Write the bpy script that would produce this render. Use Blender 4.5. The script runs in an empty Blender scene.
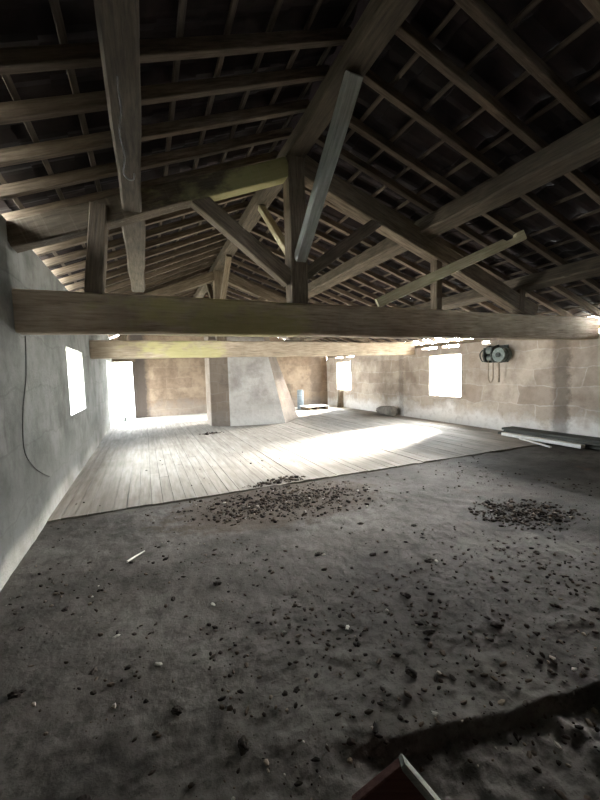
import bpy, bmesh, math, random
from mathutils import Vector, Matrix, noise

C = bpy.context.scene
COL = C.collection
rnd = random.Random(7)

# ---------------------------------------------------------------- room measures (metres, camera above the origin)
XL, XR = -1.11, 8.12            # inner faces of the side walls
YB, YE = -2.2, 15.74            # inner faces of the back and end walls
RX, RZ = 1.87, 4.50             # ridge line, underside of the rafters there
SL, SR = 0.460, -0.328         # roof slopes
YT, YT2 = 4.405, 9.62           # the two trusses
YF, YF2 = 4.82, 13.35           # where the planked floor begins and ends
WT = 0.35                       # wall thickness
def roof_z(x): return RZ + (SL if x < RX else SR) * (x - RX)

# ---------------------------------------------------------------- materials
def mat(name, rough=0.9):
    m = bpy.data.materials.new(name); m.use_nodes = True
    nt = m.node_tree; b = nt.nodes['Principled BSDF']
    b.inputs['Roughness'].default_value = rough
    b.inputs['Specular IOR Level'].default_value = 0.2
    return m, nt, b
def N(nt, t, **kw):
    n = nt.nodes.new(t)
    for k, v in kw.items():
        if hasattr(n, k): setattr(n, k, v)
        else: n.inputs[k].default_value = v
    return n
def ramp(nt, fac, stops):
    r = nt.nodes.new('ShaderNodeValToRGB')
    e = r.color_ramp.elements
    while len(e) > len(stops): e.remove(e[-1])
    while len(e) < len(stops): e.new(0.5)
    for el, (p, c) in zip(e, stops):
        el.position = p; el.color = (*c, 1)
    nt.links.new(fac, r.inputs[0])
    return r.outputs[0]
def mix(nt, fac, a, b, mode='MIX'):
    m = nt.nodes.new('ShaderNodeMix'); m.data_type = 'RGBA'; m.blend_type = mode
    for s, v in ((m.inputs[0], fac), (m.inputs[6], a), (m.inputs[7], b)):
        if isinstance(v, (int, float)): s.default_value = v
        elif isinstance(v, tuple): s.default_value = (*v, 1)
        else: nt.links.new(v, s)
    return m.outputs[2]
def bump(nt, b, h, strength=0.5, dist=0.02):
    n = N(nt, 'ShaderNodeBump'); n.inputs['Strength'].default_value = strength
    n.inputs['Distance'].default_value = dist
    nt.links.new(h, n.inputs['Height']); nt.links.new(n.outputs[0], b.inputs['Normal'])
def coord(nt, scale=(1, 1, 1), kind='Object', rot=(0, 0, 0)):
    t = N(nt, 'ShaderNodeTexCoord'); mp = N(nt, 'ShaderNodeMapping')
    mp.inputs['Scale'].default_value = scale; mp.inputs['Rotation'].default_value = rot
    nt.links.new(t.outputs[kind], mp.inputs['Vector']); return mp.outputs[0]
def noi(nt, v, scale, detail=6, rough=0.6):
    n = N(nt, 'ShaderNodeTexNoise'); n.inputs['Scale'].default_value = scale
    n.inputs['Detail'].default_value = detail; n.inputs['Roughness'].default_value = rough
    nt.links.new(v, n.inputs['Vector']); return n.outputs[0]

def wood(name, dark, mid, light, moss=0.0, mx=0.0):
    """old timber, the grain along the local X axis; moss adds green algae patches"""
    m, nt, b = mat(name, 0.85)
    g = noi(nt, coord(nt, (1.2, 14, 14)), 3.0, 8, 0.65)
    blot = noi(nt, coord(nt, (1, 1, 1)), 1.6, 4)
    info = N(nt, 'ShaderNodeObjectInfo')
    col = ramp(nt, g, [(0.28, dark), (0.5, mid), (0.75, light)])
    col = mix(nt, ramp(nt, blot, [(0.35, (0, 0, 0)), (0.7, (0.55, 0.55, 0.55))]), col, dark)
    v = N(nt, 'ShaderNodeMath', operation='MULTIPLY_ADD')
    nt.links.new(info.outputs['Random'], v.inputs[0]); v.inputs[1].default_value = 0.4; v.inputs[2].default_value = 0.8
    hs = N(nt, 'ShaderNodeHueSaturation'); nt.links.new(v.outputs[0], hs.inputs['Value']); nt.links.new(col, hs.inputs['Color'])
    col = hs.outputs[0]
    if moss:
        # algae grows in one stretch of the beam, around local x = mx
        k = noi(nt, coord(nt, (1.0, 2.0, 2.0)), 2.3, 5)
        sx = N(nt, 'ShaderNodeSeparateXYZ'); nt.links.new(coord(nt), sx.inputs[0])
        d = N(nt, 'ShaderNodeMath', operation='SUBTRACT'); nt.links.new(sx.outputs['X'], d.inputs[0]); d.inputs[1].default_value = mx
        ab = N(nt, 'ShaderNodeMath', operation='ABSOLUTE'); nt.links.new(d.outputs[0], ab.inputs[0])
        sm = N(nt, 'ShaderNodeMath', operation='MULTIPLY_ADD'); nt.links.new(ab.outputs[0], sm.inputs[0]); sm.inputs[1].default_value = -0.26; nt.links.new(k, sm.inputs[2])
        col = mix(nt, ramp(nt, sm.outputs[0], [(0.22, (0, 0, 0)), (0.42, (moss * 1.2,) * 3)]), col, (0.50, 0.46, 0.20))
        dr = noi(nt, coord(nt, (9, 9, 0.6)), 2.2, 4)
        col = mix(nt, ramp(nt, dr, [(0.55, (0, 0, 0)), (0.75, (0.5 * moss,) * 3)]), col, (0.42, 0.39, 0.30))
    nt.links.new(col, b.inputs['Base Color'])
    bump(nt, b, g, 0.5, 0.012)
    return m

def stone(name, axis, pale, tan, dark, mortar, lime=0.5, bw=0.75, bh=0.33, damp=()):
    """coursed blocks, washed-out lime over the lower part; axis is the horizontal world axis of the wall"""
    m, nt, b = mat(name, 0.95)
    t = N(nt, 'ShaderNodeTexCoord'); s = N(nt, 'ShaderNodeSeparateXYZ'); nt.links.new(t.outputs['Object'], s.inputs[0])
    c = N(nt, 'ShaderNodeCombineXYZ'); nt.links.new(s.outputs[axis], c.inputs[0]); nt.links.new(s.outputs['Z'], c.inputs[1])
    wob = N(nt, 'ShaderNodeTexNoise'); wob.inputs['Scale'].default_value = 1.7; nt.links.new(t.outputs['Object'], wob.inputs['Vector'])
    vm = N(nt, 'ShaderNodeVectorMath', operation='MULTIPLY_ADD'); nt.links.new(wob.outputs['Color'], vm.inputs[0])
    vm.inputs[1].default_value = (0.4, 0.26, 0); nt.links.new(c.outputs[0], vm.inputs[2])
    br = N(nt, 'ShaderNodeTexBrick'); nt.links.new(vm.outputs[0], br.inputs['Vector'])
    br.inputs['Scale'].default_value = 1; br.inputs['Brick Width'].default_value = bw; br.inputs['Row Height'].default_value = bh
    br.inputs['Mortar Size'].default_value = 0.015; br.inputs['Mortar Smooth'].default_value = 0.6
    br.inputs['Color1'].default_value = (*tan, 1); br.inputs['Color2'].default_value = (*pale, 1); br.inputs['Mortar'].default_value = (*mortar, 1)
    n1 = noi(nt, coord(nt), 1.3, 8, 0.65); n2 = noi(nt, coord(nt), 7, 6, 0.7)
    col = mix(nt, ramp(nt, n1, [(0.42, (0, 0, 0)), (0.66, (0.75,) * 3)]), br.outputs['Color'], dark)
    # limewash left mostly on the lower courses
    zz = N(nt, 'ShaderNodeMath', operation='MULTIPLY_ADD'); nt.links.new(s.outputs['Z'], zz.inputs[0]); zz.inputs[1].default_value = -0.62
    nt.links.new(n1, zz.inputs[2])
    col = mix(nt, ramp(nt, zz.outputs[0], [(0.12, (0, 0, 0)), (0.34, (lime,) * 3)]), col, (0.70, 0.685, 0.66))
    col = mix(nt, ramp(nt, n2, [(0.5, (0, 0, 0)), (0.8, (0.45,) * 3)]), col, dark)
    # damp runs with a place of their own on the wall
    for pos, wdt, amt in damp:
        d = N(nt, 'ShaderNodeMath', operation='SUBTRACT'); nt.links.new(s.outputs[axis], d.inputs[0]); d.inputs[1].default_value = pos
        wv = N(nt, 'ShaderNodeMath', operation='MULTIPLY_ADD'); nt.links.new(n2, wv.inputs[0]); wv.inputs[1].default_value = 0.3; nt.links.new(d.outputs[0], wv.inputs[2])
        ab = N(nt, 'ShaderNodeMath', operation='ABSOLUTE'); 
        sh = N(nt, 'ShaderNodeMath', operation='SUBTRACT'); nt.links.new(wv.outputs[0], sh.inputs[0]); sh.inputs[1].default_value = 0.15
        nt.links.new(sh.outputs[0], ab.inputs[0])
        col = mix(nt, ramp(nt, ab.outputs[0], [(wdt * 0.5, (amt,) * 3), (wdt, (0, 0, 0))]), col, (0.05, 0.04, 0.034))
    nt.links.new(col, b.inputs['Base Color'])
    h = mix(nt, 0.5, br.outputs['Fac'], n2, 'SUBTRACT')
    bump(nt, b, n2, 0.6, 0.03)
    return m

def plain(name, c1, c2, scale=6, rough=0.8, metal=0.0, bd=0.01):
    m, nt, b = mat(name, rough)
    n = noi(nt, coord(nt), scale, 6)
    nt.links.new(ramp(nt, n, [(0.3, c1), (0.7, c2)]), b.inputs['Base Color'])
    b.inputs['Metallic'].default_value = metal
    bump(nt, b, n, 0.4, bd)
    return m

M = {}
M['beam'] = wood('old_oak', (0.055, 0.041, 0.028), (0.145, 0.112, 0.078), (0.25, 0.2, 0.145))
M['tie'] = wood('mossy_oak', (0.20, 0.155, 0.112), (0.47, 0.38, 0.28), (0.64, 0.54, 0.42), 0.55, 2.05)
M['princ'] = wood('mossy_rafter_oak', (0.04, 0.03, 0.02), (0.10, 0.078, 0.055), (0.17, 0.14, 0.10), 0.45, 2.8)
M['rafter'] = wood('sawn_rafter', (0.055, 0.041, 0.029), (0.145, 0.11, 0.08), (0.24, 0.188, 0.14))
M['batten'] = wood('tile_batten', (0.04, 0.03, 0.023), (0.10, 0.078, 0.06), (0.16, 0.127, 0.097))
M['dark'] = wood('dark_grey_board', (0.05, 0.052, 0.048), (0.11, 0.115, 0.105), (0.18, 0.185, 0.17))
M['grey'] = wood('weathered_plank', (0.24, 0.25, 0.22), (0.42, 0.43, 0.38), (0.58, 0.59, 0.53))
M['fresh'] = wood('pale_plank', (0.34, 0.285, 0.18), (0.58, 0.50, 0.33), (0.74, 0.67, 0.48))
M['red'] = wood('red_stained_board', (0.07, 0.03, 0.025), (0.13, 0.06, 0.05), (0.20, 0.11, 0.09))
M['white'] = plain('white_painted_wood', (0.62, 0.62, 0.60), (0.80, 0.80, 0.78), 9)
M['wall_left'] = stone('left_wall_plaster', 'Y', (0.29, 0.29, 0.268), (0.24, 0.24, 0.22), (0.085, 0.083, 0.07), (0.22, 0.218, 0.2), 0.12, 1.6, 0.55)
M['wall_right'] = stone('right_wall_stone', 'Y', (0.50, 0.44, 0.37), (0.38, 0.32, 0.262), (0.20, 0.16, 0.125), (0.54, 0.49, 0.43), 0.95, 0.95, 0.42, damp=((4.95, 0.22, 0.55), (10.2, 0.15, 0.3)))
M['wall_end'] = stone('end_wall_stone', 'X', (0.25, 0.19, 0.135), (0.19, 0.14, 0.10), (0.09, 0.063, 0.043), (0.24, 0.19, 0.14), 0.1, 1.0, 0.42, damp=((2.9, 0.5, 0.35), (-0.2, 0.40, 0.95), (7.5, 0.4, 0.4)))
M['plaster'] = stone('chimney_plaster', 'X', (0.50, 0.475, 0.445), (0.43, 0.40, 0.365), (0.21, 0.185, 0.16), (0.48, 0.45, 0.42), 0.5, 1.3, 0.6)
M['brownshade'] = stone('chimney_brown_shade', 'X', (0.24, 0.195, 0.155), (0.20, 0.155, 0.12), (0.10, 0.078, 0.06), (0.24, 0.20, 0.165), 0.1, 0.5, 0.3)  # brown of the flank; the left side's shade is put into it too
M['iron'] = plain('dark_iron', (0.03, 0.034, 0.032), (0.09, 0.10, 0.09), 20, 0.6, 0.6)
M['greyiron'] = plain('grey_green_iron', (0.10, 0.12, 0.11), (0.21, 0.24, 0.22), 14, 0.55, 0.4)
M['rope'] = plain('old_rope', (0.20, 0.16, 0.12), (0.36, 0.30, 0.23), 60)
M['wire'] = plain('galvanised_wire', (0.30, 0.29, 0.27), (0.45, 0.44, 0.42), 30, 0.4, 0.7)
M['cable'] = plain('black_cable', (0.06, 0.06, 0.055), (0.11, 0.11, 0.10), 30)
M['blue'] = plain('blue_grey_paint', (0.13, 0.16, 0.185), (0.20, 0.235, 0.26), 8, 0.6)
M['rubble'] = plain('grey_stone', (0.16, 0.15, 0.14), (0.30, 0.285, 0.26), 8, 0.95, 0, 0.03)

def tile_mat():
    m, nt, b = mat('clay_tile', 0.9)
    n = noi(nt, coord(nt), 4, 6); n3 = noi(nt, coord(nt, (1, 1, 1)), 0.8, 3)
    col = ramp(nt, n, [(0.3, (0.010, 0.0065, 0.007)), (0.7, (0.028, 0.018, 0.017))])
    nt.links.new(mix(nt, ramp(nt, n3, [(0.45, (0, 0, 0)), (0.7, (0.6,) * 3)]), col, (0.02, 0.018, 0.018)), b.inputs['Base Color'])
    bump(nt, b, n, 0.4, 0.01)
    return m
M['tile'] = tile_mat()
M['darkbeam'] = wood('dark_oak', (0.034, 0.027, 0.019), (0.085, 0.068, 0.049), (0.145, 0.118, 0.085))  # darker tone of the beam oak for ridge and purlins

def floor_mat():
    m, nt, b = mat('dirt_covered_concrete', 0.88)
    v = coord(nt)
    a0 = noi(nt, v, 0.7, 7, 0.65); c = noi(nt, v, 6, 8, 0.7); f = noi(nt, v, 38, 5, 0.7)
    a = a0
    col = ramp(nt, a, [(0.3, (0.035, 0.032, 0.029)), (0.5, (0.105, 0.098, 0.089)), (0.72, (0.21, 0.2, 0.185))])
    col = mix(nt, ramp(nt, c, [(0.5, (0, 0, 0)), (0.72, (0.85,) * 3)]), col, (0.028, 0.023, 0.02))
    col = mix(nt, ramp(nt, f, [(0.56, (0, 0, 0)), (0.72, (0.8,) * 3)]), col, (0.022, 0.018, 0.016))
    rust = noi(nt, coord(nt, (1, 1, 1)), 1.9, 5)
    col = mix(nt, ramp(nt, rust, [(0.66, (0, 0, 0)), (0.76, (0.45,) * 3)]), col, (0.20, 0.10, 0.06))
    # trodden-in muck under the two debris heaps
    sx = N(nt, 'ShaderNodeSeparateXYZ'); nt.links.new(coord(nt), sx.inputs[0])
    for cx, cy, ax, ay, tone in ((1.45, 4.22, 1.5, 0.75, (0.075, 0.058, 0.045)), (3.75, 2.62, 0.75, 0.55, (0.05, 0.047, 0.045))):
        mp = N(nt, 'ShaderNodeMapping'); nt.links.new(N(nt, 'ShaderNodeTexCoord').outputs['Object'], mp.inputs['Vector'])
        mp.inputs['Location'].default_value = (-cx / ax, -cy / ay, 0); mp.inputs['Scale'].default_value = (1 / ax, 1 / ay, 0)
        ln = N(nt, 'ShaderNodeVectorMath', operation='LENGTH'); nt.links.new(mp.outputs[0], ln.inputs[0])
        ad = N(nt, 'ShaderNodeMath', operation='MULTIPLY_ADD'); nt.links.new(c, ad.inputs[0]); ad.inputs[1].default_value = -1.6; nt.links.new(ln.outputs['Value'], ad.inputs[2])
        col = mix(nt, ramp(nt, ad.outputs[0], [(0.0, (0.8,) * 3), (0.22, (0, 0, 0))]), col, tone)
    nt.links.new(col, b.inputs['Base Color'])
    h = mix(nt, 0.4, c, f)
    bump(nt, b, h, 0.7, 0.02)
    return m
M['floor'] = floor_mat()
def board_mat():
    m, nt, b = mat('dusty_boards', 0.85)
    g = noi(nt, coord(nt, (7, 0.6, 1)), 2.5, 7, 0.6); a = noi(nt, coord(nt), 0.9, 6)
    info = N(nt, 'ShaderNodeNewGeometry')
    col = ramp(nt, g, [(0.3, (0.20, 0.18, 0.157)), (0.7, (0.34, 0.315, 0.285))])
    col = mix(nt, ramp(nt, a, [(0.52, (0, 0, 0)), (0.72, (0.6,) * 3)]), col, (0.165, 0.145, 0.125))
    v = N(nt, 'ShaderNodeMath', operation='MULTIPLY_ADD'); nt.links.new(info.outputs['Random Per Island'], v.inputs[0])
    v.inputs[1].default_value = 0.25; v.inputs[2].default_value = 0.88
    hs = N(nt, 'ShaderNodeHueSaturation'); nt.links.new(v.outputs[0], hs.inputs['Value']); nt.links.new(col, hs.inputs['Color'])
    nt.links.new(hs.outputs[0], b.inputs['Base Color']); bump(nt, b, g, 0.3, 0.006)
    return m
M['board'] = board_mat()
M['concrete'] = plain('concrete_light_band', (0.66, 0.63, 0.58), (0.76, 0.73, 0.68), 3, 0.9)  # near-white, so the doorway's band of light sits in the floor colour
def debris_mat(name, stops):
    m, nt, b = mat(name, 0.95)
    g = N(nt, 'ShaderNodeNewGeometry')
    nt.links.new(ramp(nt, g.outputs['Random Per Island'], stops), b.inputs['Base Color'])
    return m
M['debris'] = debris_mat('dark_debris', [(0.0, (0.02, 0.017, 0.015)), (0.5, (0.055, 0.044, 0.036)), (0.88, (0.11, 0.085, 0.065)), (0.95, (0.24, 0.20, 0.16)), (1.0, (0.45, 0.43, 0.39))])
M['clod'] = plain('dark_clod', (0.02, 0.017, 0.015), (0.06, 0.048, 0.039), 25, 0.95, 0, 0.01)
M['chip'] = plain('pale_chip', (0.52, 0.50, 0.46), (0.68, 0.66, 0.62), 30)
M['rust'] = plain('rusty_scrap', (0.12, 0.06, 0.035), (0.24, 0.12, 0.07), 20)

# ---------------------------------------------------------------- object helpers
def link(name, me, parent=None):
    o = bpy.data.objects.new(name, me); COL.objects.link(o)
    if parent is not None: o.parent = parent
    return o
def tag(o, label, cat, group=None, kind=None):
    o['label'] = label; o['category'] = cat
    if group: o['group'] = group
    if kind: o['kind'] = kind
    return o
def struct(o, label=None, cat=None):
    o['kind'] = 'structure'
    if label: o['label'] = label; o['category'] = cat
    return o
def empty(name, loc=(0, 0, 0), rz=0.0):
    o = bpy.data.objects.new(name, None); o.location = loc; o.rotation_euler = (0, 0, rz); o.empty_display_size = 0.2
    COL.objects.link(o); return o
def from_bm(name, bm, m, parent=None, smooth=False):
    me = bpy.data.meshes.new(name); bm.normal_update(); bm.to_mesh(me); bm.free()
    me.materials.append(m)
    if smooth:
        for p in me.polygons: p.use_smooth = True
    return link(name, me, parent)
def bm_box(bm, lo, hi):
    vs = [bm.verts.new((x, y, z)) for x in (lo[0], hi[0]) for y in (lo[1], hi[1]) for z in (lo[2], hi[2])]
    for f in ((0, 1, 3, 2), (4, 6, 7, 5), (0, 4, 5, 1), (2, 3, 7, 6), (0, 2, 6, 4), (1, 5, 7, 3)):
        bm.faces.new([vs[i] for i in f])
def bm_prism(bm, poly, axis, a, b):
    """polygon in the plane across `axis`, pushed from a to b"""
    def P(u, v, t): return {'X': (t, u, v), 'Y': (u, t, v), 'Z': (u, v, t)}[axis]
    A = [bm.verts.new(P(u, v, a)) for u, v in poly]; B = [bm.verts.new(P(u, v, b)) for u, v in poly]
    n = len(poly); bm.faces.new(A); bm.faces.new(B[::-1])
    for i in range(n): bm.faces.new((A[i], B[i], B[(i + 1) % n], A[(i + 1) % n]))
    bmesh.ops.recalc_face_normals(bm, faces=bm.faces[:])
def bm_tube(bm, pts, r, seg=8, r_end=None):
    pts = [Vector(p) for p in pts]; rings = []
    for i, p in enumerate(pts):
        d = (pts[min(i + 1, len(pts) - 1)] - pts[max(i - 1, 0)]).normalized()
        a = d.orthogonal().normalized() if i == 0 else (pa - d * pa.dot(d)).normalized()
        pa = a; bvec = d.cross(a)
        rr = r if r_end is None else r + (r_end - r) * i / (len(pts) - 1)
        rings.append([bm.verts.new(p + (a * math.cos(t) + bvec * math.sin(t)) * rr) for t in [2 * math.pi * k / seg for k in range(seg)]])
    for A, B in zip(rings, rings[1:]):
        for k in range(seg): bm.faces.new((A[k], A[(k + 1) % seg], B[(k + 1) % seg], B[k]))
    bm.faces.new(rings[0][::-1]); bm.faces.new(rings[-1])
def smooth_path(pts, n=6):
    pts = [Vector(p) for p in pts]; out = []
    for i in range(len(pts) - 1):
        p0, p1, p2, p3 = pts[max(i - 1, 0)], pts[i], pts[i + 1], pts[min(i + 2, len(pts) - 1)]
        for k in range(n):
            t = k / n
            out.append(0.5 * ((2 * p1) + (p2 - p0) * t + (2 * p0 - 5 * p1 + 4 * p2 - p3) * t * t + (3 * p1 - p0 - 3 * p2 + p3) * t ** 3))
    return out + [pts[-1]]

def timber_mesh(L, w, h, seed=0, rough=0.012, taper=1.0, bow=0.0, bevel=0.012, point=False):
    """hewn timber along local X from 0 to L; w across (Y), h deep (Z), both centred; uneven faces and worn arrises"""
    n = max(2, min(24, int(L / 0.25)))
    bm = bmesh.new(); rings = []
    c = min(bevel, w * 0.3, h * 0.3)
    prof = [(-w/2 + c, -h/2), (w/2 - c, -h/2), (w/2, -h/2 + c), (w/2, h/2 - c), (w/2 - c, h/2), (-w/2 + c, h/2), (-w/2, h/2 - c), (-w/2, -h/2 + c)]
    for i in range(n + 1):
        t = i / n; s = 1 + (taper - 1) * t; x = L * t
        off = bow * 4 * t * (1 - t)
        ring = []
        for k, (y, z) in enumerate(prof):
            q = noise.noise_vector(Vector((x * 1.3 + seed * 7.1, y * 3, z * 3 + seed))) * rough
            xx = x
            if point and i == n: xx = x - (z / h + 0.5) * 0.35
            ring.append(bm.verts.new((xx, y * s + (q.y if 0 < i < n else 0), z * s + (q.z if 0 < i < n else 0) + off)))
        rings.append(ring)
    for A, B in zip(rings, rings[1:]):
        for k in range(8): bm.faces.new((A[k], B[k], B[(k + 1) % 8], A[(k + 1) % 8]))
    bm.faces.new(rings[0]); bm.faces.new(rings[-1][::-1])
    bmesh.ops.recalc_face_normals(bm, faces=bm.faces[:])
    return bm
def orient(p0, p1, roll=0.0):
    p0, p1 = Vector(p0), Vector(p1); x = (p1 - p0).normalized()
    up = Vector((0, 0, 1)) if abs(x.z) < 0.9 else Vector((0, 1, 0))
    y = up.cross(x).normalized(); z = x.cross(y)
    R = Matrix((x, y, z)).transposed().to_4x4()
    return Matrix.Translation(p0) @ R @ Matrix.Rotation(roll, 4, 'X'), (p1 - p0).length
seedc = [0]
def timber(name, p0, p1, w, h, m, parent=None, **kw):
    """beam from p0 to p1 (ends of its centre line)"""
    roll = kw.pop('roll', 0.0); seedc[0] += 1
    T, L = orient(p0, p1, roll)
    o = from_bm(name, timber_mesh(L, w, h, seedc[0], **kw), m, parent)
    o.matrix_world = T if parent is None else parent.matrix_basis.inverted() @ T
    if parent is not None:
        o.matrix_basis = parent.matrix_basis.inverted() @ T
    return o

# ---------------------------------------------------------------- setting: walls with real openings
def wall_with_holes(name, m, axis, a, b, fixed, holes, top_in, top_out):
    """wall running along `axis` from a to b; fixed = (inner, outer) across; holes = (s0, s1, z0, z1)"""
    bm = bmesh.new(); lo, hi = fixed
    zt = lambda q: top_in if q == lo else top_out
    cuts = sorted({a, b, *[h[0] for h in holes], *[h[1] for h in holes]})
    def block(s0, s1, z0, z1):
        if z1 is None: poly = [(lo, z0), (hi, z0), (hi, top_out), (lo, top_in)]
        else: poly = [(lo, z0), (hi, z0), (hi, z1), (lo, z1)]
        bm_prism(bm, poly, axis, s0, s1)
    for s0, s1 in zip(cuts, cuts[1:]):
        hs = [h for h in holes if h[0] <= s0 and h[1] >= s1]
        if not hs: block(s0, s1, -0.15, None)
        else:
            h = hs[0]
            if h[2] > -0.1: block(s0, s1, -0.15, h[2])
            block(s0, s1, h[3], None)
    bmesh.ops.remove_doubles(bm, verts=bm.verts[:], dist=1e-4)
    inner = {}
    for f in bm.faces: inner.setdefault(frozenset(v.index for v in f.verts), []).append(f)
    bm.verts.index_update()
    seen = {}
    for f in bm.faces: seen.setdefault(frozenset(v.index for v in f.verts), []).append(f)
    dead = [f for fs in seen.values() if len(fs) > 1 for f in fs]
    bmesh.ops.delete(bm, geom=dead, context='FACES_ONLY')
    bmesh.ops.recalc_face_normals(bm, faces=bm.faces[:])
    return struct(from_bm(name, bm, m))

WL = (6.74, 8.35, 1.03, 2.13)           # window in the left wall
DL = (13.4, 14.5, 0.0, 2.22)           # doorway in the left wall
WR = [(13.55, 14.75, 0.80, 2.03), (7.62, 8.85, 0.79, 2.0)]
DE = (XL, -0.43, 0.0, 2.23)          # doorway in the end wall
wall_with_holes('wall_left', M['wall_left'], 'Y', YB, YE + WT, (XL, XL - WT), [WL, DL], roof_z(XL) - 0.015, roof_z(XL - WT) - 0.03)
wall_with_holes('wall_right', M['wall_right'], 'Y', YB, YE + WT, (XR, XR + WT), WR, 2.20, 2.20)
def gable(name, y0, y1, m, hole=None):
    bm = bmesh.new()
    top = lambda x: roof_z(x) - 0.01
    if hole:
        if hole[0] > XL + 0.01: bm_prism(bm, [(XL, -.15), (hole[0], -.15), (hole[0], top(hole[0])), (XL, top(XL))], 'Y', y0, y1)
        bm_prism(bm, [(hole[0], hole[3]), (hole[1], hole[3]), (hole[1], top(hole[1])), (hole[0], top(hole[0]))], 'Y', y0, y1)
        bm_prism(bm, [(hole[1], -.15), (XR, -.15), (XR, top(XR)), (RX, top(RX)), (hole[1], top(hole[1]))], 'Y', y0, y1)
    else:
        bm_prism(bm, [(XL, -.15), (XR, -.15), (XR, top(XR)), (RX, top(RX)), (XL, top(XL))], 'Y', y0, y1)
    return struct(from_bm(name, bm, m))
gable('wall_end', YE, YE + WT, M['wall_end'], DE)
gable('wall_back', YB - WT, YB, M['wall_end'])
# timber wall plate on the right wall, seen in the light of the eaves gap
struct(timber('trim_1', (XR + 0.07, YB, 2.325), (XR + 0.07, YE, 2.325), 0.12, 0.10, M['beam'], rough=0.018))
# stones packed under the plate, with gaps left where the daylight slips in
bm = bmesh.new(); r1 = random.Random(5)
for a, b in ((YB, 4.15), (4.75, 5.75), (5.83, 6.72), (6.95, 7.7), (8.35, 8.55), (9.2, 9.75), (9.95, 13.3), (13.9, 14.2), (14.9, YE)):
    y = a
    while y < b - 0.02:
        w_ = min(r1.uniform(0.25, 0.5), b - y); bm_box(bm, (XR + r1.uniform(0, .02), y + .002, 2.20), (XR + 0.28, y + w_ - .002, 2.272 + r1.uniform(-.006, .006))); y += w_
struct(from_bm('trim_3', bm, M['wall_right']))
# lintels over the openings
struct(timber('trim_2', (-1.1, YE - 0.0, 2.30), (-0.30, YE - 0.0, 2.30), 0.06, 0.12, M['beam']))

# ---------------------------------------------------------------- setting: floors
def hgt(x, y):
    v = Vector((x, y, 0))
    h = 0.012 * noise.noise(v * 1.7) + 0.006 * noise.noise(v * 7) + 0.004 * noise.noise(v * 19)
    if x > 0.3 or y < 2.2:
        k = min(1, max(0, (2.6 - y) / 1.6))
        h += k * 0.05 * max(0, noise.noise(v * 5.5 + Vector((9, 0, 0))) - 0.12) * (0.4 + abs(noise.noise(v * 23)))
        h += k * (0.010 * abs(noise.noise(v * 11 + Vector((3, 1, 0)))) + 0.006 * noise.noise(v * 28))
    # the slab stops with a broken edge and the floor beside it lies lower
    e = 1.20 - 0.185 * (x - 0.93) + 0.012 * noise.noise(Vector((x * 6, 2.2, 0)))
    d = (e - y) / 0.014
    s = min(1, max(0, d)); s = s * s * (3 - 2 * s)
    a = min(1, max(0, (x - 0.62) / 0.25))
    h += -0.055 * s * a
    if s > 0.5 and a > 0.5: h += 0.012 * noise.noise(v * 16) + 0.008 * noise.noise(v * 33)
    return h
def rng(a, b, st):
    n = max(1, round((b - a) / st)); return [a + (b - a) * i / n for i in range(n)]
xs = rng(XL, 3.6, 0.02) + rng(3.6, XR, 0.08) + [XR]
ys = rng(YB, 0.7, 0.12) + rng(0.7, 2.4, 0.014) + rng(2.4, YF + 0.045, 0.035) + [YF + 0.045]
verts = [(x, y, hgt(x, y)) for y in ys for x in xs]; nx = len(xs)
faces = [(j * nx + i, j * nx + i + 1, (j + 1) * nx + i + 1, (j + 1) * nx + i) for j in range(len(ys) - 1) for i in range(nx - 1)]
me = bpy.data.meshes.new('floor'); me.from_pydata(verts, [], faces); me.materials.append(M['floor'])
for p in me.polygons: p.use_smooth = True
struct(link('floor', me))
# boarded floor: long boards running towards the end wall
bm = bmesh.new(); x = XL; r2 = random.Random(3)
while x < XR - 0.01:
    w = min(r2.uniform(0.125, 0.15), XR - x); dz = r2.uniform(-0.004, 0.004)
    y = YF + r2.uniform(0, 0.03)
    cut = [y] + sorted(r2.uniform(YF + 1, YF2 - 1) for _ in range(2)) + [YF2]
    for a, b in zip(cut, cut[1:]):
        bm_box(bm, (x + 0.0025, a + 0.002, -0.033), (x + w - 0.0025, b - 0.002, 0.018 + dz + r2.uniform(-0.002, 0.002)))
    x += w
struct(from_bm('floor_boards', bm, M['board']))
bm = bmesh.new(); bm_box(bm, (XL, YF - 0.5, -0.16), (XR, YF2, -0.034)); struct(from_bm('floor_underlay', bm, M['clod']))
bm = bmesh.new(); bm_box(bm, (XL - WT, YF2, -0.16), (XR, YE, 0.012)); bm_box(bm, (DE[0], YE, -0.16), (DE[1], YE + WT, 0.012)); struct(from_bm('floor_threshold', bm, M['concrete']))

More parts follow.
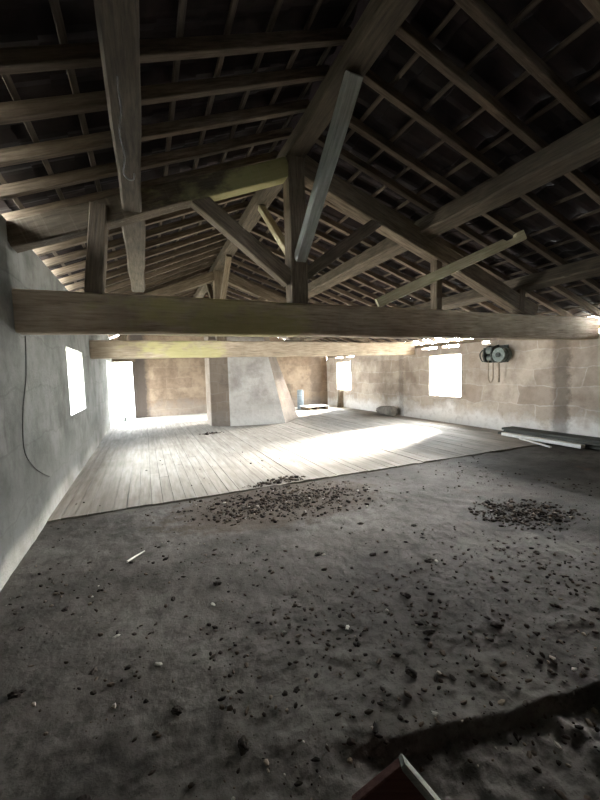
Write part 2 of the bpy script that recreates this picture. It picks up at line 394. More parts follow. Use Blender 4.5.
# ---------------------------------------------------------------- roof covering
RD, RW, BT = 0.09, 0.075, 0.03          # rafter depth, rafter width, batten thickness
def slope_frame(side):
    d = Vector((-1, 0, -SL)) if side == 'left' else Vector((1, 0, SR))
    d.normalize(); n = Vector((-d.z, 0, d.x)) if side == 'right' else Vector((d.z, 0, -d.x))
    if n.z < 0: n = -n
    return d, n
def tiles(name, side):
    d, n = slope_frame(side); end = (XL - 0.12 - RX) if side == 'left' else (XR + 0.15 - RX)
    L = abs(end / d.x); base = Vector((RX, 0, RZ))
    course, pitch = 0.36, 0.30
    ny = int((YE + 0.8 - (YB - 0.7)) / 0.05); vs = []; fs = []
    k = 0; s = -0.02
    while s < L:
        e = min(s + course + 0.06, L + 0.03)
        i0 = len(vs)
        for j in range(ny + 1):
            y = YB - 0.7 + j * 0.05
            wv = 0.022 * math.sin(2 * math.pi * y / pitch) + 0.004 * noise.noise(Vector((y * 2, s * 3, 0)))
            for t, lift in ((s, 0.0), (e, 0.022)):
                p = base + d * t + n * (RD + BT + 0.028 + wv + lift); p.y = y; vs.append(tuple(p))
            p = base + d * e + n * (RD + BT + 0.040 + wv + 0.022); p.y = y; vs.append(tuple(p))
            p = base + d * s + n * (RD + BT + 0.040 + wv); p.y = y; vs.append(tuple(p))
        for j in range(ny):
            a = i0 + j * 4; b = a + 4
            fs += [(a, a + 1, b + 1, b), (a + 1, a + 2, b + 2, b + 1), (a + 2, a + 3, b + 3, b + 2), (a + 3, a, b, b + 3)]
        s += course; k += 1
    me = bpy.data.meshes.new(name); me.from_pydata(vs, [], fs); me.materials.append(M['tile'])
    o = link(name, me); struct(o)
    return o
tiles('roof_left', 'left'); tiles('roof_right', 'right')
bm = bmesh.new(); bm_prism(bm, [(RX - .22, RZ + .10), (RX - .1, RZ + .25), (RX + .1, RZ + .25), (RX + .22, RZ + .12), (RX + .1, RZ + .22), (RX - .1, RZ + .22)], 'Y', YB - 0.7, YE + 0.8)
struct(from_bm('roof_ridge', bm, M['tile']))

# rafters: one of each slope, then copies
def bay(y):
    if y < YT: return ('before the near truss', 'near')
    if y < YT2: return ('between the two trusses', 'middle')
    return ('beyond the far truss', 'far')
rys = {'right': [-1.9, -1.35, -0.8, -0.25, 0.25, 0.72, 1.2, 1.7, 2.2, 2.65, 3.17, 3.72, 4.2], 'left': [-1.9, -1.35, -0.8, -0.25, 0.25, 0.72, 1.2, 1.72, 2.25, 2.72, 3.13, 3.6, 4.08]}
for s in rys:
    y = rys[s][-1] + 0.5
    while y < YE - 0.1: rys[s].append(y); y += 0.5
for side in ('left', 'right'):
    d, n = slope_frame(side)
    p0 = Vector((RX, 0, RZ)) + d * 0.03 + n * (RD / 2)
    xe = XL - 0.42 if side == 'left' else XR + 0.42
    p1 = Vector((RX, 0, RZ)) + d * abs((xe - RX) / d.x) + n * (RD / 2)
    p1.y = p0.y + (0.12 * (p1.x - p0.x) if side == 'left' else 0.0)
    ys0 = 0.06 if side == 'left' else 0.0
    protos = []
    for v in range(3):
        o = timber('rafter', p0, p1, RW, RD, M['rafter'], rough=0.004, bevel=0.006); protos.append(o)
    for i, y in enumerate(rys[side]):
        src = protos[i % 3]
        if i < 3: o = src
        else: o = src.copy(); COL.objects.link(o)
        o.location.y = p0.y + y + (0.22 if side == 'left' else 0.0)
        where, g = bay(y)
        tag(o, f'sawn timber rafter of the {"steeper left" if side == "left" else "long right"} roof slope {where}', 'rafter', f'{side} slope rafters, {g} bay')
# added eaves infill, out of view, cutting the daylight on the near floor
for side, nm, last in (('left', 'trim_light_stop_left', 3.0), ('right', 'trim_light_stop_right', 3.9)):
    bm = bmesh.new(); ys_ = rys[side]
    for a, b in zip([YB - 0.1] + ys_, ys_):
        if b > last: break
        if side == 'left':
            o_ = 0.22 + 0.12 * (XL - 0.04 - RX); x0, x1 = XL - 0.005, XL - 0.11
        else: o_ = 0.0; x0, x1 = XR + 0.005, XR + 0.13
        z0 = lambda x: (roof_z(x) - 0.012) if side == 'left' else 2.382
        ya, yb = max(a + o_ + 0.07, YB + .01), b + o_ - 0.07
        if yb - ya < 0.05: continue
        bm_prism(bm, [(x0, z0(x0)), (x1, z0(x1)), (x1, roof_z(x1) + 0.122), (x0, roof_z(x0) + 0.122)], 'Y', ya, yb)
    struct(from_bm(nm, bm, M['wall_' + side]))
# tile battens, each running the whole length of the roof
for side in ('left', 'right'):
    d, n = slope_frame(side)
    L = abs(((XL - 0.10) - RX) / d.x) if side == 'left' else abs((XR + 0.14 - RX) / d.x)
    first = None; s = 0.12
    while s < L:
        p = Vector((RX, 0, RZ)) + d * s + n * (RD + BT / 2 + 0.004)
        if first is None:
            first = timber('tile_batten', (p.x, YB - 0.5, p.z), (p.x, YE + 0.6, p.z), 0.045, BT - 0.006, M['batten'], rough=0.002, bevel=0.003, roll=math.atan(-SR) if side == 'right' else -math.atan(SL)); o = first
        else:
            o = first.copy(); COL.objects.link(o)
        o.location = (p.x, YB - 0.5, p.z)
        tag(o, f'thin tile batten crossing above the rafters of the {"steeper left" if side == "left" else "long right"} roof slope', 'batten', f'{side} slope tile battens')
        s += 0.375 if side == 'left' else 0.43

# ---------------------------------------------------------------- roof carpentry
def truss(y, label, near):
    t = empty('roof_truss', (RX, y, 2.08)); tag(t, label, 'roof truss')
    w = 0.24
    def T(name, a, b, ww, hh, m=M['beam'], dy=0.0, **kw):
        return timber(name, (a[0], y + dy, a[1]), (b[0], y + dy, b[1]), ww, hh, m, t, **kw)
    tb = T('tie_beam', (XL + 0.005, 2.275), (XR - 0.005, 2.285), 0.26, 0.41, M['tie'], rough=0.02, bevel=0.025)
    T('king_post', (RX, 2.48), (RX, 4.255), 0.22, 0.22, rough=0.012, roll=0)
    T('principal_rafter', (XL - 0.02, 2.975), (RX - 0.10, 4.135), 0.20, 0.23, M['princ'] if near else M['beam'], rough=0.018)
    T('principal_rafter', (RX + 0.10, 4.19), (6.35, 2.535), 0.20, 0.26, rough=0.018)
    T('strut', (RX - 0.10, 2.78), (0.60, 3.66), 0.15, 0.19, rough=0.012)
    T('strut', (RX + 0.10, 2.85), (3.10, 3.66), 0.14, 0.15, rough=0.010)
    T('queen_post', (-0.43, 2.48), (-0.33, 3.36), 0.16, 0.28, rough=0.010)
    T('queen_post', (4.19, 2.48), (4.19, 3.27), 0.12, 0.14, rough=0.008)
    T('purlin_cleat', (5.97, 2.55), (6.0, 2.90), 0.16, 0.2, rough=0.006)
    return t
t1 = truss(YT, 'heavy timber roof truss nearest, its mossy tie beam spanning the loft overhead', True)
t2 = truss(YT2, 'second timber roof truss farther back, its tie beam just above the chimney breast', False)

tag(timber('ridge_beam', (RX, YB, 4.345), (RX, YE, 4.345), 0.24, 0.165, M['darkbeam'], rough=0.012), 'thick dark ridge beam running along the roof peak', 'ridge beam')
def purlin(p0, p1, w, h, label, **kw):
    return tag(timber('purlin', p0, p1, w, h, M['darkbeam'], rough=0.02, bevel=0.02, **kw), label, 'purlin', 'roof purlins')
g = 0.105; PR = -math.atan(SR) * 0.9
purlin((-0.02, YB, 3.44), (-0.02, YT - g, 3.44), 0.19, 0.21, 'broad dark purlin overhead on the left slope, wire hook hanging under it')
purlin((-0.02, YT + g, 3.44), (-0.02, 8.2, 3.44), 0.24, 0.21, 'left slope purlin with a slanted free end beyond the near truss', point=True)
purlin((3.93, YB, roof_z(3.93) - 0.172), (3.93, YT2 - g, roof_z(3.93) - 0.172), 0.23, 0.26, 'upper purlin of the right slope, crossing over the near truss', roll=PR)
purlin((3.93, YT2 - g, roof_z(3.93) - 0.172), (3.93, YE, roof_z(3.93) - 0.172), 0.23, 0.26, 'upper purlin of the right slope beyond the far truss', roll=PR)
purlin((6.03, YB, roof_z(6.03) - 0.147), (6.03, YT2 - g, roof_z(6.03) - 0.147), 0.23, 0.21, 'lower purlin of the right slope, nearer the right wall', roll=PR)
purlin((6.03, YT2 - g, roof_z(6.03) - 0.147), (6.03, YE, roof_z(6.03) - 0.147), 0.23, 0.21, 'lower purlin of the right slope beyond the far truss', roll=PR)
# ridge braces on either side of each king post
tag(timber('ridge_brace', (RX, YT - 0.12, 3.02), (RX, 2.95, 4.24), 0.14, 0.13, M['grey'], rough=0.008), 'pale grey brace slanting from the near king post up to the ridge, towards the viewer', 'brace')
tag(timber('ridge_brace', (RX, YT + 0.12, 3.10), (RX, 5.75, 4.24), 0.11, 0.10, M['fresh'], rough=0.008), 'slim pale brace behind the near king post, rising to the ridge beyond it', 'brace')
tag(timber('ridge_brace', (RX, YT2 - 0.12, 3.05), (RX, 8.2, 4.24), 0.12, 0.12, M['beam'], rough=0.008), 'brown brace from the far king post up to the ridge, this side of it', 'brace')
tag(timber('ridge_brace', (RX, YT2 + 0.12, 3.05), (RX, 11.0, 4.24), 0.12, 0.12, M['beam'], rough=0.008), 'brown brace beyond the far king post up to the ridge', 'brace')

# loose pale plank propped on the near tie beam
p0, p1 = Vector((3.12, YT - 0.05, 2.565)), Vector((4.90, 3.52, 3.395))
bm = bmesh.new()
Lp = (p1 - p0).length
bm_prism(bm, [(-0.05, -0.065), (Lp, -0.065), (Lp, 0.065), (Lp - 0.10, 0.065), (Lp - 0.13, 0.02), (Lp - 0.26, 0.02), (Lp - 0.30, 0.065), (-0.05, 0.065)], 'Y', -0.045, 0.045)
bmesh.ops.bevel(bm, geom=bm.edges[:], offset=0.005, segments=1, affect='EDGES')
o = from_bm('loose_plank', bm, M['fresh']); o.matrix_world = orient(p0, p1)[0]
tag(o, 'pale notched plank propped on the near tie beam, slanting up to the right slope', 'plank')

# wire hook under the left purlin
bm = bmesh.new()
pts = [(-0.045 + a, 2.45, z) for a, z in ((0, 3.345), (0, 3.27), (0.008, 3.15), (-0.008, 3.03), (0.012, 2.90), (0.0, 2.81), (0.02, 2.775), (0.05, 2.775), (0.058, 2.81))]
bm_tube(bm, smooth_path(pts, 5), 0.0042, 6)
tag(from_bm('wire_hook', bm, M['wire'], smooth=True), 'thin bent wire hook hanging from the broad left purlin', 'hook')
# cable stapled to the left wall
bm = bmesh.new()
pts = [(XL + 0.012, 4.56, 2.06), (XL + 0.012, 4.47, 1.66), (XL + 0.012, 4.27, 1.31), (XL + 0.014, 4.2, 0.96), (XL + 0.014, 4.42, 0.75), (XL + 0.012, 4.75, 0.59), (XL + 0.012, 5.06, 0.47)]
bm_tube(bm, smooth_path(pts, 6), 0.0055, 6)
tag(from_bm('wall_cable', bm, M['cable'], smooth=True), 'dark cable looping down the left wall below the tie beam end', 'cable')

# ---------------------------------------------------------------- chimney breast
zt = 2.95
B = [(1.85, 11.50), (2.36, 11.16), (4.05, 10.80), (4.98, 11.95), (4.98, YE - .01), (1.85, YE - .01)]
def at_top(t):
    k = t
    T = [(1.87, 11.5), (2.36, 11.16), (3.42, 10.93), (3.62, 11.35), (3.62, YE - .01), (1.87, YE - .01)]
    return [Vector((b[0] + (q[0] - b[0]) * k, b[1] + (q[1] - b[1]) * k, 0.013 + zt * k)) for b, q in zip(B, T)]
bm = bmesh.new(); rows = []
B = [(x, min(y, 12.4)) for x, y in B]
def at_top(k):
    T = [(1.87, 11.5), (2.36, 11.16), (3.40, 10.93), (3.74, 11.45), (3.74, 12.4), (1.87, 12.4)]
    return [Vector((b[0] + (q[0] - b[0]) * k, b[1] + (q[1] - b[1]) * k, 0.021 + zt * k)) for b, q in zip(B, T)]
for i in range(9): rows.append([bm.verts.new(p) for p in at_top(i / 8)])
for A, Bq in zip(rows, rows[1:]):
    for k in range(6):
        f = bm.faces.new((A[k], A[(k + 1) % 6], Bq[(k + 1) % 6], Bq[k])); f.material_index = 0 if k == 1 else 1
bm.faces.new(rows[0][::-1]); bm.faces.new(rows[-1])
bmesh.ops.recalc_face_normals(bm, faces=bm.faces[:])
o = from_bm('chimney_breast', bm, M['plaster']); o.data.materials.append(M['brownshade'])
tag(o, 'wide plastered chimney breast with a sloping brown flank, before the end wall', 'chimney breast')

# ---------------------------------------------------------------- things along the far end and the right wall
t = empty('leaning_board', (6.0, 15.2, 0.012)); tag(t, 'brown board leaning behind the chimney breast beside a blue-grey drum', 'board')
bm = bmesh.new(); bm_prism(bm, [(0, 0), (0.05, 0), (0.40, 1.10), (0.35, 1.12)], 'X', -0.34, 0.10); from_bm('panel', bm, M['beam'], t)
bm = bmesh.new(); bm_prism(bm, [(0.10, 0.42), (0.155, 0.58), (0.135, 0.60), (0.08, 0.44)], 'X', -0.34, 0.10); from_bm('cross_batten', bm, M['beam'], t)
t.children[1].location = (0, -0.0, 0)
t = empty('metal_drum', (6.33, 14.9, 0.012)); tag(t, 'narrow blue-grey metal drum standing beside the pale low platform', 'drum')
def lathe(bm, prof, seg=20):
    rings = [[bm.verts.new((r * math.cos(a), r * math.sin(a), z)) for a in [2 * math.pi * k / seg for k in range(seg)]] for r, z in prof]
    for A, B_ in zip(rings, rings[1:]):
        for k in range(seg): bm.faces.new((A[k], A[(k + 1) % seg], B_[(k + 1) % seg], B_[k]))
    bm.faces.new(rings[0][::-1]); bm.faces.new(rings[-1])
bm = bmesh.new(); lathe(bm, [(.13, 0), (.14, .01), (.14, .27), (.15, .28), (.15, .30), (.14, .31), (.14, .56), (.15, .57), (.15, .59), (.14, .60), (.14, .80), (.13, .82)]); from_bm('body', bm, M['blue'], t)
bm = bmesh.new(); lathe(bm, [(.12, .82), (.125, .825), (.125, .845), (.11, .85)]); from_bm('lid', bm, M['greyiron'], t)
t = empty('low_platform', (6.72, 14.3, 0.012)); tag(t, 'low pale plank platform on the floor right of the chimney breast', 'platform')
for sx in (-0.42, 0.0, 0.42):
    bm = bmesh.new(); bm_box(bm, (sx - 0.05, -0.4, 0), (sx + 0.05, 0.4, 0.13)); from_bm('bearer', bm, M['beam'], t)
for k in range(4):
    bm = bmesh.new(); bm_box(bm, (-0.52, -0.4 + k * 0.205, 0.13), (0.52, -0.4 + k * 0.205 + 0.19, 0.165)); from_bm('plank', bm, M['white'], t)
tag(timber('standing_post', (XR - 0.13, 14.25, 0.012), (XR - 0.06, 14.25, 0.80), 0.30, 0.12, M['beam'], rough=0.01), 'short dark post standing against the right wall under the far window', 'post')
# stone block fallen against the right wall
bm = bmesh.new(); bmesh.ops.create_icosphere(bm, subdivisions=3, radius=1)
for v in bm.verts:
    q = v.co.copy(); m_ = max(abs(q.x), abs(q.y), abs(q.z)); q = q.lerp(q / m_, 0.6)
    q += noise.noise_vector(q * 1.4) * 0.14
    v.co = Vector((q.x * 0.22, q.y * 0.46, q.z * 0.12 * (1.25 - 0.35 * q.y)))
zm = min(v.co.z for v in bm.verts); 
for v in bm.verts: v.co.z -= zm
o = from_bm('stone_block', bm, M['rubble']); o.location = (7.80, 10.6, 0.018)
tag(o, 'grey stone block lying against the right wall between the two windows', 'stone block')

# old hoist hanging on the right wall
hz = 1.93; hy = 6.33
t = empty('wall_hoist', (XR, hy, hz)); tag(t, 'rusty grey-green hoist with rope loops fixed high on the right wall', 'hoist')
def cyl_y(bm, c, r, y0, y1, seg=20):
    A = [bm.verts.new((c[0] + r * math.cos(a), y0, c[1] + r * math.sin(a))) for a in [2 * math.pi * k / seg for k in range(seg)]]
    B_ = [bm.verts.new((v.co.x, y1, v.co.z)) for v in A]
    for k in range(seg): bm.faces.new((A[k], A[(k + 1) % seg], B_[(k + 1) % seg], B_[k]))
    bm.faces.new(A[::-1]); bm.faces.new(B_)
    bmesh.ops.recalc_face_normals(bm, faces=bm.faces[:])
def cyl_x(bm, c, r, x0, x1, seg=24):
    A = [bm.verts.new((x0, c[0] + r * math.cos(a), c[1] + r * math.sin(a))) for a in [2 * math.pi * k / seg for k in range(seg)]]
    B_ = [bm.verts.new((x1, v.co.y, v.co.z)) for v in A]
    for k in range(seg): bm.faces.new((A[k], A[(k + 1) % seg], B_[(k + 1) % seg], B_[k]))
    bm.faces.new(A[::-1]); bm.faces.new(B_)
    bmesh.ops.recalc_face_normals(bm, faces=bm.faces[:])
bm = bmesh.new(); bm_box(bm, (-0.03, -0.16, -0.22), (-0.002, 0.34, 0.20)); from_bm('wall_plate', bm, M['iron'], t)
for yy in (0.10, 0.32):
    bm = bmesh.new(); bm_prism(bm, [(-0.03, 0.22), (-0.03, -0.22), (-0.24, -0.20), (-0.30, -0.05), (-0.26, 0.16)], 'Y', yy - 0.02, yy + 0.02); from_bm('bracket', bm, M['iron'], t)
bm = bmesh.new(); cyl_y(bm, (-0.15, 0.08), 0.09, 0.12, 0.30); from_bm('drum', bm, M['greyiron'], t)
bm = bmesh.new(); cyl_y(bm, (-0.14, -0.10), 0.07, 0.12, 0.30); from_bm('guide_roller', bm, M['greyiron'], t)
bm = bmesh.new(); cyl_x(bm, (-0.10, -0.04), 0.17, -0.28, -0.03); from_bm('motor_housing', bm, M['greyiron'], t)
bm = bmesh.new(); cyl_x(bm, (-0.10, -0.04), 0.19, -0.20, -0.16); from_bm('flange', bm, M['iron'], t)
bm = bmesh.new(); cyl_x(bm, (-0.10, -0.04), 0.06, -0.31, -0.28, 16); from_bm('hub_cap', bm, M['iron'], t)
bm = bmesh.new(); bm_tube(bm, smooth_path([(-0.18, 0.34, -0.16), (-0.14, 0.46, -0.18), (-0.05, 0.60, -0.10), (-0.03, 0.64, 0.02), (-0.03, 0.55, 0.12)], 5), 0.012, 8); from_bm('cable', bm, M['iron'], t, True)
bm = bmesh.new(); bm_tube(bm, smooth_path([(-0.15, 0.29, 0.0), (-0.15, 0.28, -0.3), (-0.15, 0.28, -0.60), (-0.15, 0.22, -0.72), (-0.15, 0.15, -0.60), (-0.15, 0.15, -0.3), (-0.15, 0.14, 0.0)], 5), 0.013, 6); from_bm('rope', bm, M['rope'], t, True)
bm = bmesh.new(); bm_tube(bm, smooth_path([(-0.20, -0.05, -0.2), (-0.20, -0.06, -0.45), (-0.20, -0.05, -0.70)], 5), 0.022, 6); from_bm('rope', bm, M['rope'], t, True)

# boards lying on the floor by the right wall
def board(label, p0, p1, w, h, m, name='floor_board_offcut'):
    return tag(timber(name, p0, p1, w, h, m, rough=0.004, bevel=0.004), label, 'plank')
for k, (a, b, ww, lab) in enumerate((((7.84, 6.05), (7.86, 3.0), 0.46, 'dark weathered board at the bottom of the low stack along the right wall'),
                                     ((7.88, 5.95), (7.89, 3.3), 0.40, 'dark weathered board in the middle of the low stack along the right wall'),
                                     ((7.87, 6.00), (7.90, 2.8), 0.38, 'dark weathered board on top of the low stack along the right wall'))):
    z = 0.018 + 0.022 + k * 0.052 if a[1] > YF else 0
    board(lab, (*a, 0.045 + k * 0.052), (*b, 0.045 + k * 0.052), ww, 0.046, M['dark'], 'weathered_board')['group'] = 'boards stacked along the right wall'
board('long white plank lying on the floor against the dark board stack', (7.545, 5.85, 0.062), (7.49, 4.15, 0.062), 0.12, 0.07, M['white'], 'white_plank')
board('thin white lath on the floor beside the long white plank', (7.42, 5.35, 0.037), (7.12, 4.50, 0.030), 0.04, 0.03, M['white'], 'white_lath')

# pointed red-brown stake close to the viewer
bm = bmesh.new()
bm_prism(bm, [(-0.18, -0.29), (0.17, -0.29), (0.17, -0.26), (-0.01, -0.01), (-0.18, -0.15)], 'Y', 0.0, 0.035)
bmesh.ops.bevel(bm, geom=bm.edges[:], offset=0.004, segments=1, affect='EDGES')
o = from_bm('broken_board', bm, M['red'])
bm = bmesh.new(); bm_prism(bm, [(0.0, 0.005), (-0.012, -0.022), (0.17, -0.272), (0.19, -0.25)], 'Y', -0.004, 0.04)  # light catching the board's edge, given as a pale strip
bmesh.ops.bevel(bm, geom=bm.edges[:], offset=0.005, segments=2, affect='EDGES')
rim = from_bm('lit_edge', bm, M['grey'], o); rim['label'] = 'pale lit edge'
o.location = (0.752, 0.95, 0.235); o.rotation_euler = (0, 0, math.radians(-22))
tag(o, 'pointed red-brown broken board standing at the bottom edge, pale lit rim', 'board')

# ---------------------------------------------------------------- dirt, debris and small things on the floor
PHI = (1 + 5 ** .5) / 2
IV = [Vector(v).normalized() for v in [(-1, PHI, 0), (1, PHI, 0), (-1, -PHI, 0), (1, -PHI, 0), (0, -1, PHI), (0, 1, PHI), (0, -1, -PHI), (0, 1, -PHI), (PHI, 0, -1), (PHI, 0, 1), (-PHI, 0, -1), (-PHI, 0, 1)]]
IF = [(0, 11, 5), (0, 5, 1), (0, 1, 7), (0, 7, 10), (0, 10, 11), (1, 5, 9), (5, 11, 4), (11, 10, 2), (10, 7, 6), (7, 1, 8), (3, 9, 4), (3, 4, 2), (3, 2, 6), (3, 6, 8), (3, 8, 9), (4, 9, 5), (2, 4, 11), (6, 2, 10), (8, 6, 7), (9, 8, 1)]
def fz(x, y): return hgt(x, y) if y < YF else 0.02
def crumbs(name, spots, m, label, cat):
    vs, fs = [], []
    for x, y, s in spots:
        z = fz(x, y); i0 = len(vs); a = rnd.uniform(0, 6.28); ca, sa = math.cos(a), math.sin(a)
        sx, sy, sz = s * rnd.uniform(.7, 1.6), s * rnd.uniform(.5, 1.0), s * rnd.uniform(.35, .8)
        for v in IV:
            q = v * rnd.uniform(.7, 1.2)
            px, py = q.x * sx, q.y * sy
            vs.append((x + px * ca - py * sa, y + px * sa + py * ca, z + q.z * sz + sz * 0.45))
        fs += [tuple(i0 + k for k in f) for f in IF]
    me = bpy.data.meshes.new(name); me.from_pydata(vs, [], fs); me.materials.append(m)
    return tag(link(name, me), label, cat, kind='stuff')
def blob(cx, cy, rx, ry, n, smin, smax, rot=0.0):
    out = []
    while len(out) < n:
        u, v = rnd.gauss(0, .5), rnd.gauss(0, .5)
        if u * u + v * v > 1.3: continue
        x, y = u * rx, v * ry
        X = cx + x * math.cos(rot) - y * math.sin(rot); Y = cy + x * math.sin(rot) + y * math.cos(rot)
        if X < XL + .05 or X > XR - .05 or abs(Y - 4.82) < .04 or (cy < 4.8 < Y) or (Y < 4.8 < cy): continue
        out.append((X, Y, smin + (smax - smin) * rnd.random() ** 2.5))
    return out
crumbs('debris', blob(1.55, 4.25, 1.2, 0.6, 1500, .006, .027, -0.15) + blob(0.9, 4.1, .6, .3, 120, .008, .028), M['debris'],
       'brown debris heap spread at the edge of the planked floor', 'debris')
crumbs('debris', blob(1.85, 5.02, .3, .14, 110, .012, .04) + blob(1.45, 4.95, .25, .1, 40, .01, .03), M['debris'],
       'small dark debris clump on the first planks, behind the brown heap', 'debris')
crumbs('debris', blob(3.75, 2.62, .55, .42, 800, .007, .027, -0.3), M['debris'],
       'round dark debris patch on the bluish concrete towards the right wall', 'debris')
crumbs('debris', blob(1.58, 10.1, .35, .16, 70, .012, .035), M['debris'], 'small dark debris spot on the planks before the chimney breast', 'debris')
sc = []
for _ in range(4200):
    y = 0.75 + (YF - 0.75) * rnd.random() ** 1.3; x = rnd.uniform(XL + .06, 5.4)
    if noise.noise(Vector((x * 1.1, y * 1.1, 4))) < rnd.uniform(-0.45, 0.35): continue
    if ((x - 1.5) / 1.5) ** 2 + ((y - 4.25) / .7) ** 2 < 1 or ((x - 3.75) / .7) ** 2 + ((y - 2.62) / .55) ** 2 < 1: continue
    sc.append((x, y, .003 + .017 * rnd.random() ** 3))
for _ in range(1100):
    x = rnd.uniform(0.2, 3.2); y = rnd.uniform(0.7, 2.3); sc.append((x, y, .004 + .016 * rnd.random() ** 2))
for _ in range(60):
    sc.append((rnd.uniform(XL + .1, 6), rnd.uniform(YF + .1, 8), .006 + .012 * rnd.random() ** 2))
CL = [(0.42, 2.74), (0.10, 2.70), (1.33, 2.82), (2.1, 2.3), (1.62, 2.0), (1.05, 1.92), (1.5, 1.65), (0.62, 1.62), (2.3, 1.75), (2.7, 1.9), (0.3, 1.45), (-0.35, 2.2),
      (-0.6, 2.9), (-0.2, 3.4), (0.5, 3.3), (2.45, 2.9), (3.0, 2.0), (1.9, 1.5), (1.2, 1.45), (2.6, 1.35), (0.9, 2.35), (1.75, 2.6), (2.0, 3.2), (-0.7, 2.2), (0.05, 1.75), (-0.3, 1.5)]
sc = [q for q in sc if min((q[0] - a) ** 2 + (q[1] - b) ** 2 for a, b in CL) > .004]
sc = [q for q in sc if not (1 < q[0] < 2.8 and 4.75 < q[1] < 5.6)]
sc = [q for q in sc if not (abs(q[0] - .76) < .3 and q[1] < 1.1)]
crumbs('floor_crumbs', sc, M['debris'], 'loose dark crumbs and droppings scattered over the concrete floor', 'crumbs')

# larger clods, each a thing of its own
def clod_mesh(seed, s):
    bm = bmesh.new(); bmesh.ops.create_icosphere(bm, subdivisions=3, radius=1)
    for v in bm.verts:
        q = v.co * (1 + 0.55 * noise.noise(v.co * 1.3 + Vector((seed, 0, 0))) + 0.3 * noise.noise(v.co * 3.4 + Vector((0, seed, 0))))
        v.co = Vector((q.x * 1.25, q.y * .85, q.z * .42)) * s
    zm = min(v.co.z for v in bm.verts)
    for v in bm.verts: v.co.z -= zm
    return bm
clods = [from_bm('dirt_clod', clod_mesh(k * 3.3 + 1, 0.024), M['clod'], smooth=False) for k in range(4)]
spots = CL
for i, (x, y) in enumerate(spots):
    o = clods[i] if i < 4 else clods[i % 4].copy()
    if i >= 4: COL.objects.link(o)
    k = rnd.uniform(.6, 1.25) * (1.0 if y > 1.4 else .8)
    o.location = (x, y, fz(x, y) - 0.006); o.rotation_euler = (0, 0, rnd.uniform(0, 6.28)); o.scale = (k, k, k)
    tag(o, 'walnut-sized dark clod of dirt lying on the near concrete floor', 'clod', 'dark clods on the concrete floor')
chips = from_bm('plaster_chip', clod_mesh(9.1, 0.018), M['chip'])
for i, (x, y) in enumerate([(1.36, 2.78), (2.15, 2.27), (-0.45, 3.0), (0.35, 2.5), (-0.02, 2.1), (2.55, 2.2), (1.08, 1.9), (1.15, 1.22), (0.95, 3.9), (2.35, 3.6), (-0.25, 2.45), (2.0, 1.12)]):
    o = chips if i == 0 else chips.copy()
    if i: COL.objects.link(o)
    k = rnd.uniform(.4, .8)
    o.location = (x, y, fz(x, y) - 0.002 + (0.012 if i in (0,) else 0)); o.rotation_euler = (0, 0, rnd.uniform(0, 6.28)); o.scale = (k * 1.3, k, k * .8)
    tag(o, 'small pale chip of plaster lying on the near concrete floor', 'chip', 'pale chips on the concrete floor')
bm = bmesh.new(); bm_tube(bm, [(-0.23, 3.41, fz(-.23, 3.41) + .012), (-0.16, 3.49, fz(-.16, 3.49) + .013), (-0.09, 3.56, fz(-.09, 3.56) + .012)], 0.009, 6, 0.006)
tag(from_bm('pale_stick', bm, M['chip']), 'short pale stick lying on the dark floor near the left wall', 'stick')
bm = bmesh.new(); bm_tube(bm, [(-0.75, 15.0, 0.012), (-0.75, 15.0, 0.14), (-0.74, 15.0, 0.17)], 0.06, 8, 0.04)
tag(from_bm('door_stop', bm, M['iron']), 'small dark lump standing on the sunlit doorway sill', 'door stop')

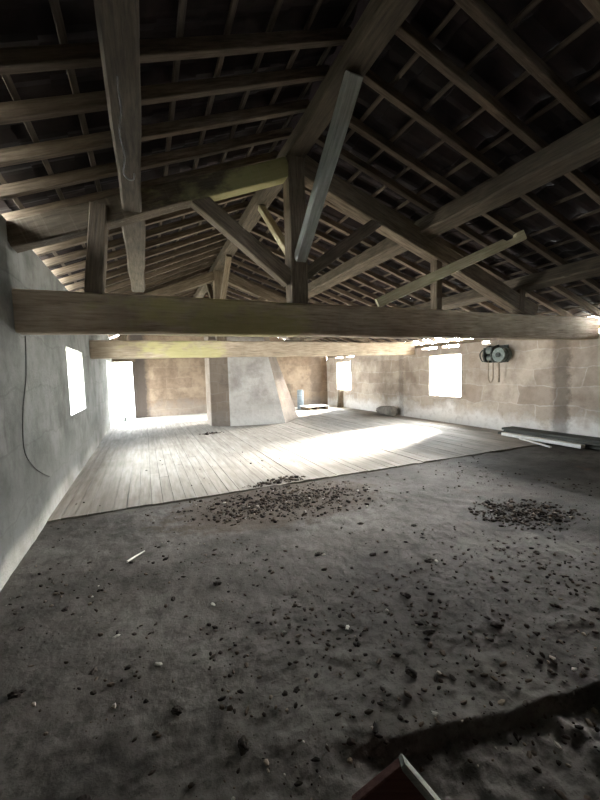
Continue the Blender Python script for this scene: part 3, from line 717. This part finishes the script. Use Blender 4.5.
# ---------------------------------------------------------------- daylight
w = bpy.data.worlds.new('overcast'); C.world = w; w.use_nodes = True
nt = w.node_tree; bg = nt.nodes['Background']
tc = N(nt, 'ShaderNodeTexCoord'); sp = N(nt, 'ShaderNodeSeparateXYZ'); nt.links.new(tc.outputs['Generated'], sp.inputs[0])
mr = N(nt, 'ShaderNodeMapRange'); mr.inputs['From Min'].default_value = -0.35; mr.inputs['From Max'].default_value = 0.35
nt.links.new(sp.outputs['Z'], mr.inputs['Value'])
nt.links.new(ramp(nt, mr.outputs[0], [(0.0, (0.36, 0.36, 0.29)), (0.5, (0.80, 0.86, 0.88)), (1.0, (0.90, 0.97, 1.0))]), bg.inputs['Color'])
bg.inputs['Strength'].default_value = 40
def portal(loc, size, rot):
    l = bpy.data.lights.new('daylight_portal', 'AREA'); l.shape = 'RECTANGLE'; l.size, l.size_y = size
    l.cycles.is_portal = True
    o = bpy.data.objects.new('daylight_portal', l); o.location = loc; o.rotation_euler = rot; COL.objects.link(o)
for h in WR: portal((XR + WT + .02, (h[0] + h[1]) / 2, (h[2] + h[3]) / 2), (h[3] - h[2], h[1] - h[0]), (0, math.pi / 2, 0))
for h in (WL, DL): portal((XL - WT - .02, (h[0] + h[1]) / 2, (h[2] + h[3]) / 2), (h[3] - h[2], h[1] - h[0]), (0, -math.pi / 2, 0))
portal(((DE[0] + DE[1]) / 2, YE + WT + .02, 1.12), (DE[1] - DE[0], 2.23), (-math.pi / 2, 0, 0))

sun = bpy.data.lights.new('hazy_sun', 'SUN'); sun.energy = 150; sun.angle = math.radians(22); sun.color = (1.0, 0.96, 0.90)
so = bpy.data.objects.new('hazy_sun', sun); COL.objects.link(so)
el = math.radians(24); az = math.radians(17)
dv = Vector((-math.cos(el) * math.cos(az), -math.cos(el) * math.sin(az), -math.sin(el)))
so.rotation_euler = dv.to_track_quat('-Z', 'Y').to_euler()

# ---------------------------------------------------------------- camera
cam = bpy.data.cameras.new('camera'); co = bpy.data.objects.new('camera', cam); COL.objects.link(co)
f = 364.43; cam.lens = f / 800 * 36; cam.sensor_width = 36; cam.sensor_fit = 'AUTO'; cam.clip_start = 0.05
r = Vector((0.9195922681, -0.3916941923, -0.0304256501)); u = Vector((0.0568549178, 0.0560508529, 0.9968078117)); fw = Vector((0.3887384452, 0.9183866043, -0.0738137272))
co.matrix_world = Matrix.Translation((0, 0, 1.6)) @ Matrix((r, u, -fw)).transposed().to_4x4()
C.camera = co
C.view_settings.view_transform = 'Standard'; C.view_settings.look = 'None'; C.view_settings.exposure = 1.12; C.view_settings.gamma = 1
C.view_settings.use_curve_mapping = False
C.cycles.use_denoising = True
C.cycles.max_bounces = 10; C.cycles.diffuse_bounces = 7
